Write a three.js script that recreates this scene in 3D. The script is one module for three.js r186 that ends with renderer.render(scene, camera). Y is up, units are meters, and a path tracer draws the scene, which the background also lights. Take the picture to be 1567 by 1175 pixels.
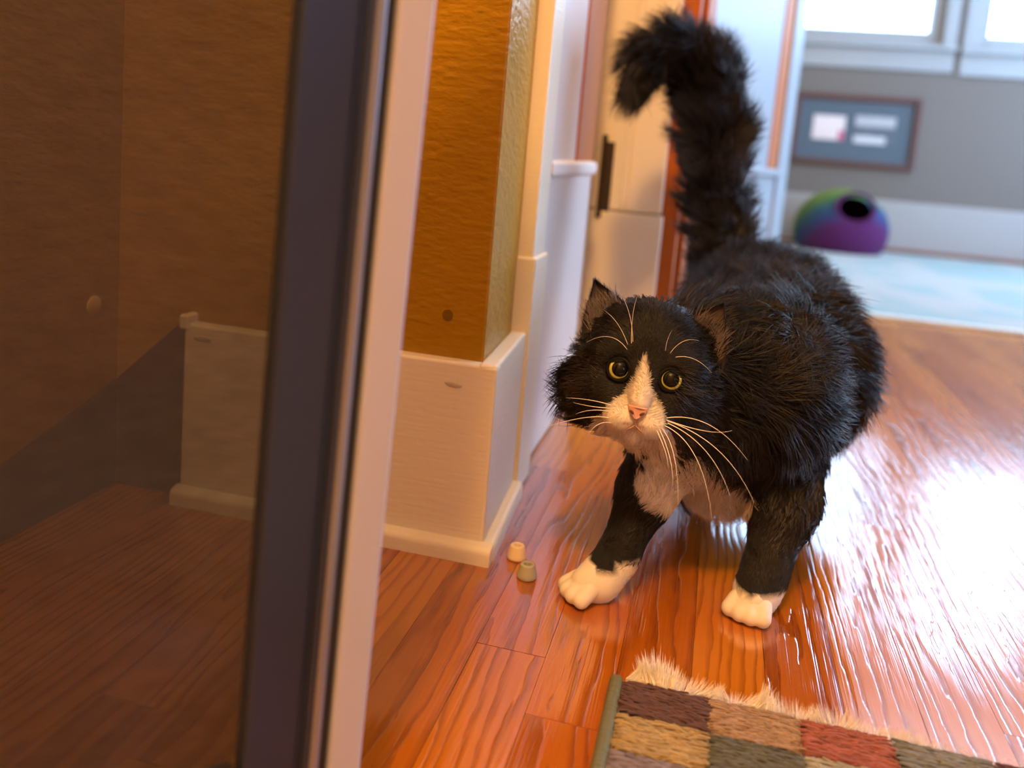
import * as THREE from 'three';
import { RoundedBoxGeometry } from 'three/addons/geometries/RoundedBoxGeometry.js';
import { mergeGeometries, mergeVertices } from 'three/addons/utils/BufferGeometryUtils.js';
import { MarchingCubes } from 'three/addons/objects/MarchingCubes.js';
import { Brush, Evaluator, SUBTRACTION } from 'three-bvh-csg';

// ---------------------------------------------------------------- camera, sky, lights, exposure
const W = 1567, H = 1175;
const scene = new THREE.Scene();
const renderer = new THREE.WebGLRenderer({ antialias: true });
renderer.shadowMap.enabled = true;
renderer.toneMapping = THREE.LinearToneMapping;
renderer.toneMappingExposure = 0.74;
const camera = new THREE.PerspectiveCamera(48.7707, W / H, 0.02, 60);
camera.position.set(0, 0.4, 0);
camera.rotation.order = 'YXZ';
camera.rotation.set(-0.13218, 0.226601, 0.084197);
camera.setViewOffset(W, H, W / 2 - 793.73, H / 2 - 399.43, W, H);          // a cropped frame: the lens axis is off its centre
camera.focus = 0.705;
camera.userData.fStop = camera.getFocalLength() / 9.5;
scene.background = new THREE.Color(0.63, 0.90, 1.30);                        // bright overcast
scene.backgroundIntensity = 9.5;
const LAMP = { at: [-0.06, 2.2, 0.6], color: [1, 0.52, 0.16], power: 21 };  // warm ceiling lamp of the near room (built below)

// ---------------------------------------------------------------- helpers
function rng(s) { let a = s >>> 0; return () => { a = (a + 0x6d2b79f5) | 0; let t = Math.imul(a ^ (a >>> 15), 1 | a); t = (t + Math.imul(t ^ (t >>> 7), 61 | t)) ^ t; return ((t ^ (t >>> 14)) >>> 0) / 4294967296; }; }
const hash = (x, y, z) => { let h = Math.imul(x | 0, 374761393) ^ Math.imul(y | 0, 668265263) ^ Math.imul(z | 0, 2147483647 ^ 0x5bd1e995); h = Math.imul(h ^ (h >>> 13), 1274126177); return ((h ^ (h >>> 16)) >>> 0) / 4294967296; };
const sm = (t) => t * t * (3 - 2 * t), lerp = (a, b, t) => a + (b - a) * t, clamp = (x, a = 0, b = 1) => Math.min(b, Math.max(a, x));
const step = (a, b, x) => sm(clamp((x - a) / (b - a)));
function noise(x, y, z = 0) {
  const X = Math.floor(x), Y = Math.floor(y), Z = Math.floor(z), u = sm(x - X), v = sm(y - Y), w = sm(z - Z);
  const c = (i, j, k) => hash(X + i, Y + j, Z + k);
  return lerp(lerp(lerp(c(0, 0, 0), c(1, 0, 0), u), lerp(c(0, 1, 0), c(1, 1, 0), u), v), lerp(lerp(c(0, 0, 1), c(1, 0, 1), u), lerp(c(0, 1, 1), c(1, 1, 1), u), v), w);
}
const fbm = (x, y, z = 0, n = 4) => { let s = 0, a = 0.5; for (let i = 0; i < n; i++) { s += a * noise(x, y, z); x *= 2.03; y *= 2.03; z *= 2.03; a *= 0.5; } return s; };
const toByte = (l) => Math.round(255 * clamp(l <= 0.0031308 ? 12.92 * l : 1.055 * Math.pow(l, 1 / 2.4) - 0.055));
function texture(w, h, f, srgb, repeat = [1, 1], wrap = THREE.RepeatWrapping) {
  const d = new Uint8Array(w * h * 4);
  for (let y = 0; y < h; y++) for (let x = 0; x < w; x++) {
    const c = f((x + 0.5) / w, (y + 0.5) / h), i = (y * w + x) * 4;
    for (let k = 0; k < 3; k++) { const v = typeof c === 'number' ? c : c[k]; d[i + k] = srgb ? toByte(v) : Math.round(255 * clamp(v)); }
    d[i + 3] = 255;
  }
  const t = new THREE.DataTexture(d, w, h);
  t.magFilter = THREE.LinearFilter; t.minFilter = THREE.LinearMipmapLinearFilter; t.generateMipmaps = true;
  t.wrapS = t.wrapT = wrap; t.repeat.set(...repeat); t.colorSpace = srgb ? THREE.SRGBColorSpace : THREE.NoColorSpace; t.needsUpdate = true;
  return t;
}
const lin = (r, g, b) => new THREE.Color().setRGB(r, g, b);
const std = (c, roughness, more = {}) => new THREE.MeshPhysicalMaterial({ color: Array.isArray(c) ? lin(...c) : c, roughness, ...more });
const used = {};
function numbered(n) { used[n] = (used[n] ?? -1) + 1; return used[n] ? n + '_' + String(used[n]).padStart(3, '0') : n; }
// uv in metres, by the dominant axis of each face
function metres(g) {
  g = g.index ? g.toNonIndexed() : g;
  const p = g.attributes.position, uv = new Float32Array(p.count * 2), a = new THREE.Vector3(), b = new THREE.Vector3(), c = new THREE.Vector3();
  for (let i = 0; i < p.count; i += 3) {
    a.fromBufferAttribute(p, i); b.fromBufferAttribute(p, i + 1).sub(a); c.fromBufferAttribute(p, i + 2).sub(a); b.cross(c);
    const ax = Math.abs(b.x), ay = Math.abs(b.y), az = Math.abs(b.z);
    for (let k = 0; k < 3; k++) {
      const x = p.getX(i + k), y = p.getY(i + k), z = p.getZ(i + k);
      const [u, v] = ax >= ay && ax >= az ? [z, y] : ay >= az ? [x, z] : [x, y];
      uv[(i + k) * 2] = u; uv[(i + k) * 2 + 1] = v;
    }
  }
  g.setAttribute('uv', new THREE.BufferAttribute(uv, 2));
  return g;
}
const clean = (g) => { g = g.index ? g.toNonIndexed() : g.clone(); for (const k of Object.keys(g.attributes)) if (!['position', 'normal', 'uv'].includes(k)) g.deleteAttribute(k); g.morphAttributes = {}; return g; };
// a box given by its lowest and highest corner, with rounded edges
function box(lo, hi, r = 0) {
  const s = [0, 1, 2].map((k) => Math.abs(hi[k] - lo[k])), g = r ? new RoundedBoxGeometry(...s, 2, Math.min(r, Math.min(...s) * 0.49)) : new THREE.BoxGeometry(...s);
  g.translate((lo[0] + hi[0]) / 2, (lo[1] + hi[1]) / 2, (lo[2] + hi[2]) / 2);
  return metres(clean(g));
}
function obj(name, g, m, parent = scene) {
  if (Array.isArray(g)) g = g.length > 1 ? mergeGeometries(g.map(clean)) : g[0];
  const o = new THREE.Mesh(g, m); o.name = parent === scene ? numbered(name) : name; o.castShadow = o.receiveShadow = true; parent.add(o);
  return o;
}
function struct(name, g, m, parent = scene) { const o = obj(name, g, m, parent); if (parent === scene) { o.userData.kind = 'structure'; } return o; }
function group(name, at = [0, 0, 0], data = {}) { const o = new THREE.Group(); o.name = numbered(name); o.position.set(...at); Object.assign(o.userData, data); scene.add(o); return o; }
const tag = (o, label, category, more = {}) => Object.assign(o.userData, { label, category, ...more }) && o;
const V = (x, y, z) => new THREE.Vector3(x, y, z);

// ---------------------------------------------------------------- materials
const plasterBump = texture(512, 512, (u, v) => { let s = 0, a = 0.5, f = 24; for (let k = 0; k < 4; k++) { s += a * noise(u * f, v * f * 2.6, k * 7.3); f *= 2; a *= 0.55; } return s; }, false, [3.4, 3.4], THREE.MirroredRepeatWrapping);
const brushBump = texture(512, 512, (u, v) => clamp(0.55 * noise(u * 14, v * 160) + 0.3 * noise(u * 60, v * 60, 3) + 0.15 * noise(u * 6, v * 6, 9) - (noise(u * 22, v * 40, 5) > 0.93 ? 0.35 : 0)), false, [3, 3], THREE.MirroredRepeatWrapping);
const M = {
  mustard: std([0.37, 0.188, 0.002], 0.30, { bumpMap: plasterBump, bumpScale: 0.0016 }),
  trim: std([0.80, 0.73, 0.59], 0.38, { bumpMap: brushBump, bumpScale: 0.00035 }),
  white: std([0.72, 0.71, 0.70], 0.35),
  sash: std([0.30, 0.33, 0.35], 0.4),
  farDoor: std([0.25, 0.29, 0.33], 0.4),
  door: std([0.66, 0.64, 0.64], 0.3),
  taupe: std([0.15, 0.132, 0.118], 0.8, { bumpMap: plasterBump, bumpScale: 0.001 }),
  plain: std([0.42, 0.30, 0.16], 0.85),
  ceiling: std([0.68, 0.65, 0.58], 0.9),
  stain: std([0.40, 0.105, 0.014], 0.45, { specularIntensity: 0.4 }),
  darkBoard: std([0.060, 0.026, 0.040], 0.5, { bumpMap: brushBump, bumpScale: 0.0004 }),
  brownWood: std([0.16, 0.06, 0.03], 0.45),
  hinge: std([0.06, 0.04, 0.025], 0.5, { metalness: 0.7 }),
  glass: new THREE.MeshPhysicalMaterial({ color: 0xffffff, roughness: 0, transmission: 1, thickness: 0, ior: 1.5 }),
};

// ---------------------------------------------------------------- floor: strip boards laid along z
const BOARD = 0.0572, tints = [[0.41, 0.122, 0.006], [0.37, 0.100, 0.005], [0.45, 0.146, 0.008], [0.34, 0.088, 0.005], [0.39, 0.112, 0.006], [0.43, 0.134, 0.008]];
const plankMats = tints.map((light, k) => {
  const R = rng(100 + k), cx = lerp(-0.02, 0.08, R()), d0 = lerp(0.012, 0.05, R()), fr = lerp(75, 125, R()), sd = k * 17.7;
  const dark = light.map((c, i) => c * [0.42, 0.3, 0.3][i]);
  const field = (u, v) => {
    const x = u * BOARD, y = v;
    const r = Math.hypot(x - cx + 0.035 * (fbm(y * 3, sd, 0, 3) - 0.5), d0 + 0.05 * (fbm(y * 1.6, sd + 5, 0, 3) - 0.5) + 0.004 * (fbm(x * 60, y * 14, sd) - 0.5));
    const t = r * fr + 1.5 * (fbm(x * 60, y * 9, sd + 2) - 0.5), q = t - Math.floor(t);
    const ring = step(0.45, 0.92, q) * (1 - step(0.95, 1, q)), pore = noise(x * 2200, y * 26, sd) ** 3, fibre = noise(x * 900, y * 9, sd + 3);
    return [ring, pore, fibre, fbm(x * 30, y * 3, sd + 11)];
  };
  const map = texture(96, 1024, (u, v) => { const [ring, pore, fibre, big] = field(u, v), m = clamp(0.52 * ring + 0.26 * (fibre - 0.5) + 0.35 * pore * ring + 0.35 * (big - 0.45)); return light.map((c, i) => lerp(c * 1.08, dark[i], m)); }, true, [1, 1], THREE.MirroredRepeatWrapping);
  const bump = texture(96, 1024, (u, v) => { const [ring, pore, fibre, big] = field(u, v); return clamp(0.55 - 0.35 * ring - 0.25 * pore + 0.12 * fibre + 0.3 * (big - 0.5)); }, false, [1, 1], THREE.MirroredRepeatWrapping);
  return new THREE.MeshPhysicalMaterial({ map, bumpMap: bump, bumpScale: 0.0006, roughness: 0.11, ior: 2.33 });
});
{
  const floor = group('floor', [0, 0, 0], { kind: 'structure' });
  obj('subfloor', box([-1.7, -0.12, -5.1], [2.3, -0.018, 1.7]), std([0.2, 0.1, 0.05], 0.9), floor);
  const cache = new Map();
  const plankGeometry = (len, variant) => {
    const key = len + '|' + variant;
    if (!cache.has(key)) {
      const w = BOARD / 2 - 0.00018, l = len / 2 - 0.0002, h = 0.018, R = rng(variant * 31 + Math.round(len * 100)), off = R() * 3;
      const p = [], uv = [], ring = [[w, l, -h], [w, l, 0]].map(([x, z, y]) => [[-x, y, z], [x, y, z], [x, y, -z], [-x, y, -z]]);
      const quad = (a, b, cc, d) => { for (const q of [a, b, cc, a, cc, d]) { p.push(...q); uv.push(q[0] / BOARD + 0.5, q[2] + l + off); } };
      for (let k = 0; k < 1; k++) for (let i = 0; i < 4; i++) { const j = (i + 1) % 4; quad(ring[k][i], ring[k][j], ring[k + 1][j], ring[k + 1][i]); }
      quad(...ring[1]);
      const g = new THREE.BufferGeometry();
      g.setAttribute('position', new THREE.Float32BufferAttribute(p, 3)); g.setAttribute('uv', new THREE.Float32BufferAttribute(uv, 2)); g.computeVertexNormals();
      cache.set(key, g);
    }
    return cache.get(key);
  };
  const rest = plankMats.map(() => []), R = rng(7), x0 = -0.1519 + BOARD / 2;                                  // one joint runs at x = -0.152
  for (let i = -26; i <= 41; i++) {
    const x = x0 + i * BOARD;
    let z = 1.6 - R() * 0.5;
    if (x + BOARD / 2 > 2.26) break;
    if (i === 0) z = -0.6235 + 1.05 + 0.9 + 0.6;                                // its butt joints fall where the photo shows them
    if (i === 1) z = -0.5522 + 1.05 + 1.05;
    while (z > -4.98) {
      let len = [0.6, 0.75, 0.9, 1.05, 1.3][Math.floor(R() * 5)];
      if (i === 0 && z > -0.6) len = z > 1.4 ? 0.6 : z > 0.9 ? 0.9 : 1.05;
      if (i === 1 && z > -0.5) len = 1.05;
      const g = plankGeometry(len, Math.floor(R() * 4)), k = Math.floor(R() * plankMats.length), y = (R() - 0.5) * 0.0003, turn = (R() - 0.5) * 0.003;
      if (x > -0.76 && x < 1.42 && z - len < -0.05) { const o = obj('plank', g, plankMats[k], floor); o.position.set(x, y, z - len / 2); o.rotation.z = turn; }
      else rest[k].push(g.clone().rotateZ(turn).translate(x, y, z - len / 2));
      z -= len;
    }
  }
  const o = obj('plank', mergeGeometries(rest.map((l) => mergeGeometries(l)), true), plankMats, floor); o.userData.kind = 'stuff';   // boards the camera does not see
}

// ---------------------------------------------------------------- walls and ceiling
function wallWithHoles(lo, hi, holes, thick) {                                  // in the plane z = 0, growing to -thick
  const s = new THREE.Shape([V(lo[0], lo[1]), V(hi[0], lo[1]), V(hi[0], hi[1]), V(lo[0], hi[1])]);
  for (const [a, b, c, d] of holes) s.holes.push(new THREE.Path([V(a, b), V(a, d), V(c, d), V(c, b)]));
  const g = new THREE.ExtrudeGeometry(s, { depth: thick, bevelEnabled: false }); g.translate(0, 0, -thick);
  return metres(clean(g));
}
const W1 = [0.10, 1.12, 1.06, 2.42], W2 = [1.20, 1.11, 2.06, 2.42];
struct('wall_far', wallWithHoles([-0.3, -0.1], [2.35, 2.7], [W1, W2], 0.14).translate(0, 0, -5), M.taupe);
const W3 = [1.1, 0.95, 2.4, 2.1];                                                // unseen window added for its daylight; spans -z along the right wall
struct('wall_right', wallWithHoles([-1.75, -0.1], [5.14, 2.7], [W3], 0.14).rotateY(-Math.PI / 2).translate(2.26, 0, 0), M.taupe);
struct('wall_near', box([-1.75, -0.1, 1.6], [2.4, 2.7, 1.74]), M.plain);
struct('wall_side', box([-1.8, -0.1, -0.5], [-1.66, 2.7, 1.62]), M.plain);
struct('wall_left', [box([-0.76, -0.02, -0.80], [-0.613, 2.68, -0.42]), box([-1.7, -0.02, -0.56], [-0.7, 2.68, -0.42])], M.mustard);
{
  const s = new THREE.Shape([V(-0.75, 0.772), V(-0.207, 0.772), V(-0.2048, 0.7735), V(-0.2165, 0.95), V(-0.75, 0.95)]), g = new THREE.ExtrudeGeometry(s, { depth: 2.7, bevelEnabled: false });
  g.rotateX(-Math.PI / 2); g.translate(0, -0.02, 0); struct('wall_pillar', metres(clean(g)), M.mustard);
}
struct('wall_hall', box([-0.36, -0.02, -1.52], [-0.235, 2.68, -0.93]), M.plain);
struct('wall_passage', [box([-0.36, -0.02, -1.75], [-0.10, 2.68, -1.53]), box([-0.30, -0.02, -5.1], [-0.12, 2.68, -1.7])], M.plain);
struct('ceiling', box([-1.8, 2.6, -5.14], [2.4, 2.72, 1.74]), M.ceiling);

// baseboard round the foot of the pillar, with its shoe moulding
{
  const b = group('baseboard_left', [0, 0, 0], { kind: 'structure' });
  const g1 = box([-0.5225, 0.0, -0.774], [-0.1865, 0.193, -0.757], 0.0035), g2 = box([-0.0185, 0.0, -0.17], [0, 0.1945, 0], 0.0035).rotateY(0.062).translate(-0.1865, 0, -0.758);
  obj('front_board', g1, M.trim, b); obj('side_board', g2, M.trim, b);
  obj('end_block', box([-0.527, 0.186, -0.774], [-0.516, 0.202, -0.754], 0.003), M.trim, b);
  const shoe = (len) => { const s = new THREE.Shape(); s.moveTo(0, 0); s.lineTo(0.0115, 0); s.lineTo(0.0115, 0.0105); s.quadraticCurveTo(0.011, 0.0145, 0.007, 0.0158); s.lineTo(0, 0.0172); const g = new THREE.ExtrudeGeometry(s, { depth: len, bevelEnabled: true, bevelSize: 0.0007, bevelThickness: 0.0007, bevelSegments: 1, curveSegments: 8 }); return metres(clean(g)); };
  obj('shoe_moulding', shoe(0.348).rotateY(-Math.PI / 2).translate(-0.1765, 0.0008, -0.757), M.trim, b);
  obj('shoe_moulding', shoe(0.165).translate(0, 0, -0.166).rotateY(0.062).translate(-0.1875, 0.0008, -0.758), M.trim, b);
  const dent = new THREE.SphereGeometry(0.0035, 10, 6); dent.scale(2.6, 0.9, 0.35);
  obj('paint_chip', dent.clone().rotateZ(-0.08).translate(-0.2285, 0.171, -0.7568), M.trim, b);
  obj('paint_chip', dent.clone().scale(1.2, 1, 1).translate(-0.500, 0.179, -0.7568), M.trim, b);
}
{ // filled dents in the plaster of the pillar and the left wall
  const bump = new THREE.SphereGeometry(0.0055, 16, 10); bump.scale(1, 1.1, 0.3);
  obj('trim_1', bump.clone().translate(-0.244, 0.234, -0.772), M.mustard).userData.kind = 'structure';
  const blob = new THREE.SphereGeometry(0.0105, 16, 10); blob.scale(0.25, 1, 1);
  obj('trim_2', blob.translate(-0.613, 0.203, -0.735), std([0.62, 0.44, 0.22], 0.5)).userData.kind = 'structure';
}
{ // thin dark boards with sloping tops, added for an unidentified dark area in the corner
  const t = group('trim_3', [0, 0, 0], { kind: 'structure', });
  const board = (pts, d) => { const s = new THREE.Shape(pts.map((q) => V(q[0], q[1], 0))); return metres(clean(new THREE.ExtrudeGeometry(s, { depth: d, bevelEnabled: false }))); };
  obj('sloped_board', board([[-0.6115, 0.002], [-0.53, 0.002], [-0.5245, 0.196], [-0.54, 0.1835], [-0.6115, 0.1165]], 0.006).translate(0, 0, -0.772), M.darkBoard, t);
  obj('sloped_board', board([[0.43, 0.002], [0.766, 0.002], [0.766, 0.1155], [0.43, 0.018]], 0.006).rotateY(Math.PI / 2).translate(-0.613, 0, 0), M.darkBoard, t);
}

// ---------------------------------------------------------------- the doorway in the hall behind the pillar
{
  const t = group('trim_4', [0, 0, 0], { kind: 'structure' });
  obj('casing', box([-0.226, 0.27, -0.985], [-0.1965, 2.2, -0.925], 0.003), M.trim, t);
  obj('plinth_block', box([-0.226, 0.0, -0.992], [-0.1925, 0.2795, -0.921], 0.003), M.trim, t);
}
{ // first white door, standing flat along the hall
  const d = group('door_1', [0, 0, 0], { kind: 'structure' });
  obj('lower_panel', box([-0.236, 0.003, -1.345], [-0.2035, 0.37, -0.99], 0.003), M.door, d);
  obj('ledge', box([-0.236, 0.368, -1.35], [-0.196, 0.389, -0.995], 0.006), M.white, d);
  obj('upper_panel', box([-0.236, 0.386, -1.20], [-0.207, 2.05, -1.05], 0.003), M.door, d);
  obj('stile', box([-0.236, 0.386, -1.055], [-0.203, 2.05, -0.993], 0.004), M.door, d);
  obj('stained_edge', box([-0.236, 0.386, -1.345], [-0.2035, 2.05, -1.198], 0.003), M.stain, d);
}
{ // cream jamb with the hinge, facing the camera
  const t = group('trim_5', [0, 0, 0], { kind: 'structure' });
  obj('jamb', box([-0.236, 0.305, -1.54], [-0.098, 2.1, -1.5], 0.004), M.trim, t);
  obj('plinth_block', box([-0.238, 0.0, -1.54], [-0.094, 0.303, -1.496], 0.004), M.trim, t);
  obj('bead', box([-0.172, 0.305, -1.51], [-0.160, 2.1, -1.492], 0.003), M.trim, t);
  const h = obj('hinge', [box([-0.208, 0.302, -1.502], [-0.190, 0.424, -1.496], 0.001), new THREE.CylinderGeometry(0.0045, 0.0045, 0.132, 12).translate(-0.2075, 0.363, -1.493), new THREE.SphereGeometry(0.0055, 10, 8).translate(-0.2075, 0.431, -1.493), new THREE.SphereGeometry(0.0055, 10, 8).translate(-0.2075, 0.295, -1.493)], M.hinge, t);
  obj('stained_edge', box([-0.099, 0.0, -1.56], [-0.068, 2.1, -1.515], 0.003), M.stain, t);
}
{ // second white door, open at an angle into the far room
  const d = group('door_2', [-0.07, 0, -1.62], { kind: 'structure' });
  d.rotation.y = Math.atan2(1.18, 0.245);                                        // its face looks along the hall, to the right
  const L = 1.205;
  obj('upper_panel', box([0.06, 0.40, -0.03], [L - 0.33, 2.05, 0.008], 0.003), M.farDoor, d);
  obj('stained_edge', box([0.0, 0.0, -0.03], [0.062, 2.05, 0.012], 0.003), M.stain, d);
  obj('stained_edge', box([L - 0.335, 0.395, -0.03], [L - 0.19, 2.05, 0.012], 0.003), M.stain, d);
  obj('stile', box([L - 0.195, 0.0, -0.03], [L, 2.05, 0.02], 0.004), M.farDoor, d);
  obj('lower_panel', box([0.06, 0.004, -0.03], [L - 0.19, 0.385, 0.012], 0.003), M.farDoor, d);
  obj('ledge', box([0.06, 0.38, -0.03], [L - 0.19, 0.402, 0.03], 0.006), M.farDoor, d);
}

// ---------------------------------------------------------------- windows
function window_(name, a, b, c, d, place, rail = 0) {
  const w = group(name, [0, 0, 0], { kind: 'structure' });
  const f = 0.075, bar = (n, lo, hi, m = M.sash) => obj(n, box(lo, hi, 0.004), m, w);
  bar('sash', [a, b, -0.09], [a + f, d, -0.03]); bar('sash', [c - f, b, -0.09], [c, d, -0.03]);
  bar('sash', [a + f, b, -0.09], [c - f, b + f, -0.03]); bar('sash', [a + f, d - f, -0.09], [c - f, d, -0.03]);
  if (rail) bar('sash', [a + f, rail - 0.025, -0.09], [c - f, rail + 0.025, -0.03]);
  bar('window_frame', [a - 0.055, b, -0.002], [a + 0.012, d + 0.06, 0.018]); bar('window_frame', [c - 0.012, b, -0.002], [c + 0.055, d + 0.06, 0.018]);
  bar('window_frame', [a + 0.012, d - 0.012, -0.002], [c - 0.012, d + 0.06, 0.018]);
  bar('window_sill', [a - 0.06, b - 0.025, -0.09], [c + 0.06, b, 0.05]);
  bar('apron', [a - 0.055, b - 0.135, -0.002], [c + 0.055, b - 0.025, 0.016]);
  obj('pane', new THREE.PlaneGeometry(c - a - f, d - b - f).translate((a + c) / 2, (b + d) / 2, -0.06), M.glass, w);
  place(w);
}
window_('window_1', ...W1, (w) => w.position.set(0, 0, -5));
window_('window_2', W2[0], W2[1], W2[2], W2[3], (w) => w.position.set(0, 0, -5));
window_('added_window_3', W3[0], W3[1], W3[2], W3[3], (w) => { w.rotation.y = -Math.PI / 2; w.position.set(2.26, 0, 0); }, 1.5);
{
  const b = group('baseboard_far', [0, 0, 0], { kind: 'structure' });
  obj('board', box([-0.12, 0, -5.0], [2.26, 0.285, -4.98], 0.005), std([0.32, 0.315, 0.315], 0.45), b);
  obj('quarter_round', box([-0.12, 0.0, -4.985], [2.24, 0.03, -4.955], 0.01), M.brownWood, b);
  const r = group('baseboard_right', [0, 0, 0], { kind: 'structure' });
  obj('board', box([2.24, 0, -4.98], [2.26, 0.285, 1.6], 0.005), M.white, r);
}

// ---------------------------------------------------------------- ceiling lamp of the near room (a glowing globe and its light)
{
  const l = group('ceiling_lamp', LAMP.at, { label: 'round frosted glass ceiling lamp giving warm light', category: 'lamp' });
  obj('globe', new THREE.SphereGeometry(0.13, 32, 20), new THREE.MeshStandardMaterial({ color: 0xffffff, emissive: lin(...LAMP.color), emissiveIntensity: 3, roughness: 0.4 }), l);
  obj('ceiling_plate', new THREE.LatheGeometry([[0, 0.40], [0.09, 0.40], [0.09, 0.385], [0.03, 0.37], [0.025, 0.12], [0, 0.12]].map((q) => new THREE.Vector2(...q)), 28), std([0.5, 0.4, 0.2], 0.3, { metalness: 1 }), l);
  const p = new THREE.PointLight(lin(...LAMP.color), LAMP.power); p.name = 'ceiling_lamp_glow'; p.castShadow = true; p.shadow.radius = 6; l.add(p);
}

// ---------------------------------------------------------------- far room: carpet, picture, felt cat cave
{
  const pile = texture(256, 256, (u, v) => fbm(u * 60, v * 60, 0, 3), false, [3, 3], THREE.MirroredRepeatWrapping);
  const col = texture(256, 256, (u, v) => { const n = fbm(u * 7, v * 5, 4), q = step(0.42, 0.6, n); return [lerp(0.26, 0.36, q), lerp(0.34, 0.37, q), lerp(0.345, 0.365, q)]; }, true, [0.9, 0.9], THREE.MirroredRepeatWrapping);
  const r = group('area_rug', [1.2, 0, -3.76], { label: 'large pale teal rug covering the floor of the far room', category: 'rug' });
  obj('pile', box([-0.9, 0.0006, -1.15], [0.95, 0.011, 1.15], 0.004), std([1, 1, 1], 0.95, { map: col, bumpMap: pile, bumpScale: 0.004 }), r);
  obj('border', [box([-0.92, 0.0006, -1.17], [-0.895, 0.0115, 1.17], 0.003), box([-0.9, 0.0006, 1.145], [0.95, 0.0115, 1.17], 0.003)], std([0.62, 0.72, 0.74], 0.95), r);
}
{
  const p = group('framed_picture', [0.668, 0.645, -4.998], { label: 'wide dark framed picture with two small pale prints on slate blue', category: 'picture' });
  const w = 0.325, h = 0.193, f = 0.03;
  const bar = (lo, hi) => box([lo[0], lo[1], 0], [hi[0], hi[1], 0.024], 0.004);
  obj('frame', [bar([-w, -h], [w, -h + f]), bar([-w, h - f], [w, h]), bar([-w, -h + f], [-w + f, h - f]), bar([w - f, -h + f], [w, h - f])], std([0.085, 0.035, 0.03], 0.4), p);
  obj('mat_board', box([-w + f, -h + f, 0.001], [w - f, h - f, 0.008]), std([0.075, 0.105, 0.135], 0.8), p);
  const left = texture(64, 64, (u, v) => { const n = fbm(u * 5, v * 5); return u > 0.82 && v < 0.4 ? [0.5, 0.1, 0.2] : [0.62 + 0.12 * n, 0.55 + 0.1 * n, 0.55 + 0.1 * n]; }, true);
  const right = texture(64, 64, (u, v) => { const n = fbm(u * 6, v * 6, 2), a = step(0.55, 0.7, v) * 0.28, b = v < 0.26 && u < 0.8 ? 0.42 : 0; return [0.06 + a + b + 0.06 * n, 0.08 + a + b + 0.06 * n, 0.11 + a + b + 0.06 * n]; }, true);
  const face = (name, x0, x1, y0, y1, map) => { const g = new THREE.BoxGeometry(x1 - x0, y1 - y0, 0.002); obj(name, g.translate((x0 + x1) / 2, (y0 + y1) / 2, 0.0095), std([1, 1, 1], 0.6, { map }), p); };
  face('print', -0.218, -0.052, -0.055, 0.075, left); face('print', 0.0, 0.205, -0.062, 0.085, right);
}
{
  const c = group('cat_cave', [0.625, 0.0115, -4.70], { label: 'rainbow felt cat cave with a round dark opening by far wall', category: 'cat bed' });
  const ev = new Evaluator(); ev.attributes = ['position', 'normal'];
  const ell = (x, y, z, cy, n = 48) => { const g = new THREE.SphereGeometry(1, n, n / 2); g.deleteAttribute('uv'); g.scale(x, y, z); g.translate(0, cy, 0); return g; };
  const plainBox = (lo, hi) => { const g = new THREE.BoxGeometry(hi[0] - lo[0], hi[1] - lo[1], hi[2] - lo[2]); g.deleteAttribute('uv'); g.translate((hi[0] + lo[0]) / 2, (hi[1] + lo[1]) / 2, (hi[2] + lo[2]) / 2); return g; };
  const hole = new THREE.CylinderGeometry(0.092, 0.08, 0.3, 32); hole.deleteAttribute('uv'); hole.scale(1, 1, 0.85); hole.rotateX(1.22); const hp = V(0.035, 0.225, 0.165); hole.translate(hp.x, hp.y, hp.z);
  let s = ev.evaluate(new Brush(ell(0.238, 0.215, 0.225, 0.105)), new Brush(ell(0.222, 0.198, 0.209, 0.107)), SUBTRACTION);
  s = ev.evaluate(s, new Brush(hole), SUBTRACTION);
  s = ev.evaluate(s, new Brush(plainBox([-0.5, -0.5, -0.5], [0.5, 0, 0.5])), SUBTRACTION);
  const g = s.geometry.index ? s.geometry.toNonIndexed() : s.geometry, p = g.attributes.position, col = new Float32Array(p.count * 3);
  const stops = [[-0.10, [0.42, 0.48, 0.05]], [0.02, [0.18, 0.36, 0.06]], [0.08, [0.04, 0.17, 0.28]], [0.14, [0.05, 0.09, 0.30]], [0.19, [0.16, 0.015, 0.17]], [0.6, [0.17, 0.008, 0.12]]];
  for (let i = 0; i < p.count; i++) {
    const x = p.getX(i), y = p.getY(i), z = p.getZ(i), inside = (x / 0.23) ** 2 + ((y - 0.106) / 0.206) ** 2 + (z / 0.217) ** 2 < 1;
    const t = 0.30 * (0.28 - y) * 2.2 + z * 0.75 + x * 0.22 + 0.03 * (fbm(x * 20, y * 20, z * 20) - 0.5) - 0.05;
    let k = 0; while (k < stops.length - 2 && t > stops[k + 1][0]) k++;
    const q = step(stops[k][0], stops[k + 1][0], t);
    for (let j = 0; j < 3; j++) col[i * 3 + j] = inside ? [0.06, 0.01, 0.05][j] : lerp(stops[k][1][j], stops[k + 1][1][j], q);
  }
  g.setAttribute('color', new THREE.BufferAttribute(col, 3));
  obj('felt_shell', g, std([0.42, 0.42, 0.42], 1, { vertexColors: true }), c);
  const rim = new THREE.TorusGeometry(0.090, 0.011, 10, 40); rim.scale(1, 0.85, 1); rim.rotateX(1.22 - Math.PI / 2); rim.translate(hp.x, 0.232, 0.180);
  obj('opening_rim', rim, std([0.07, 0.006, 0.065], 1), c);
}

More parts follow.
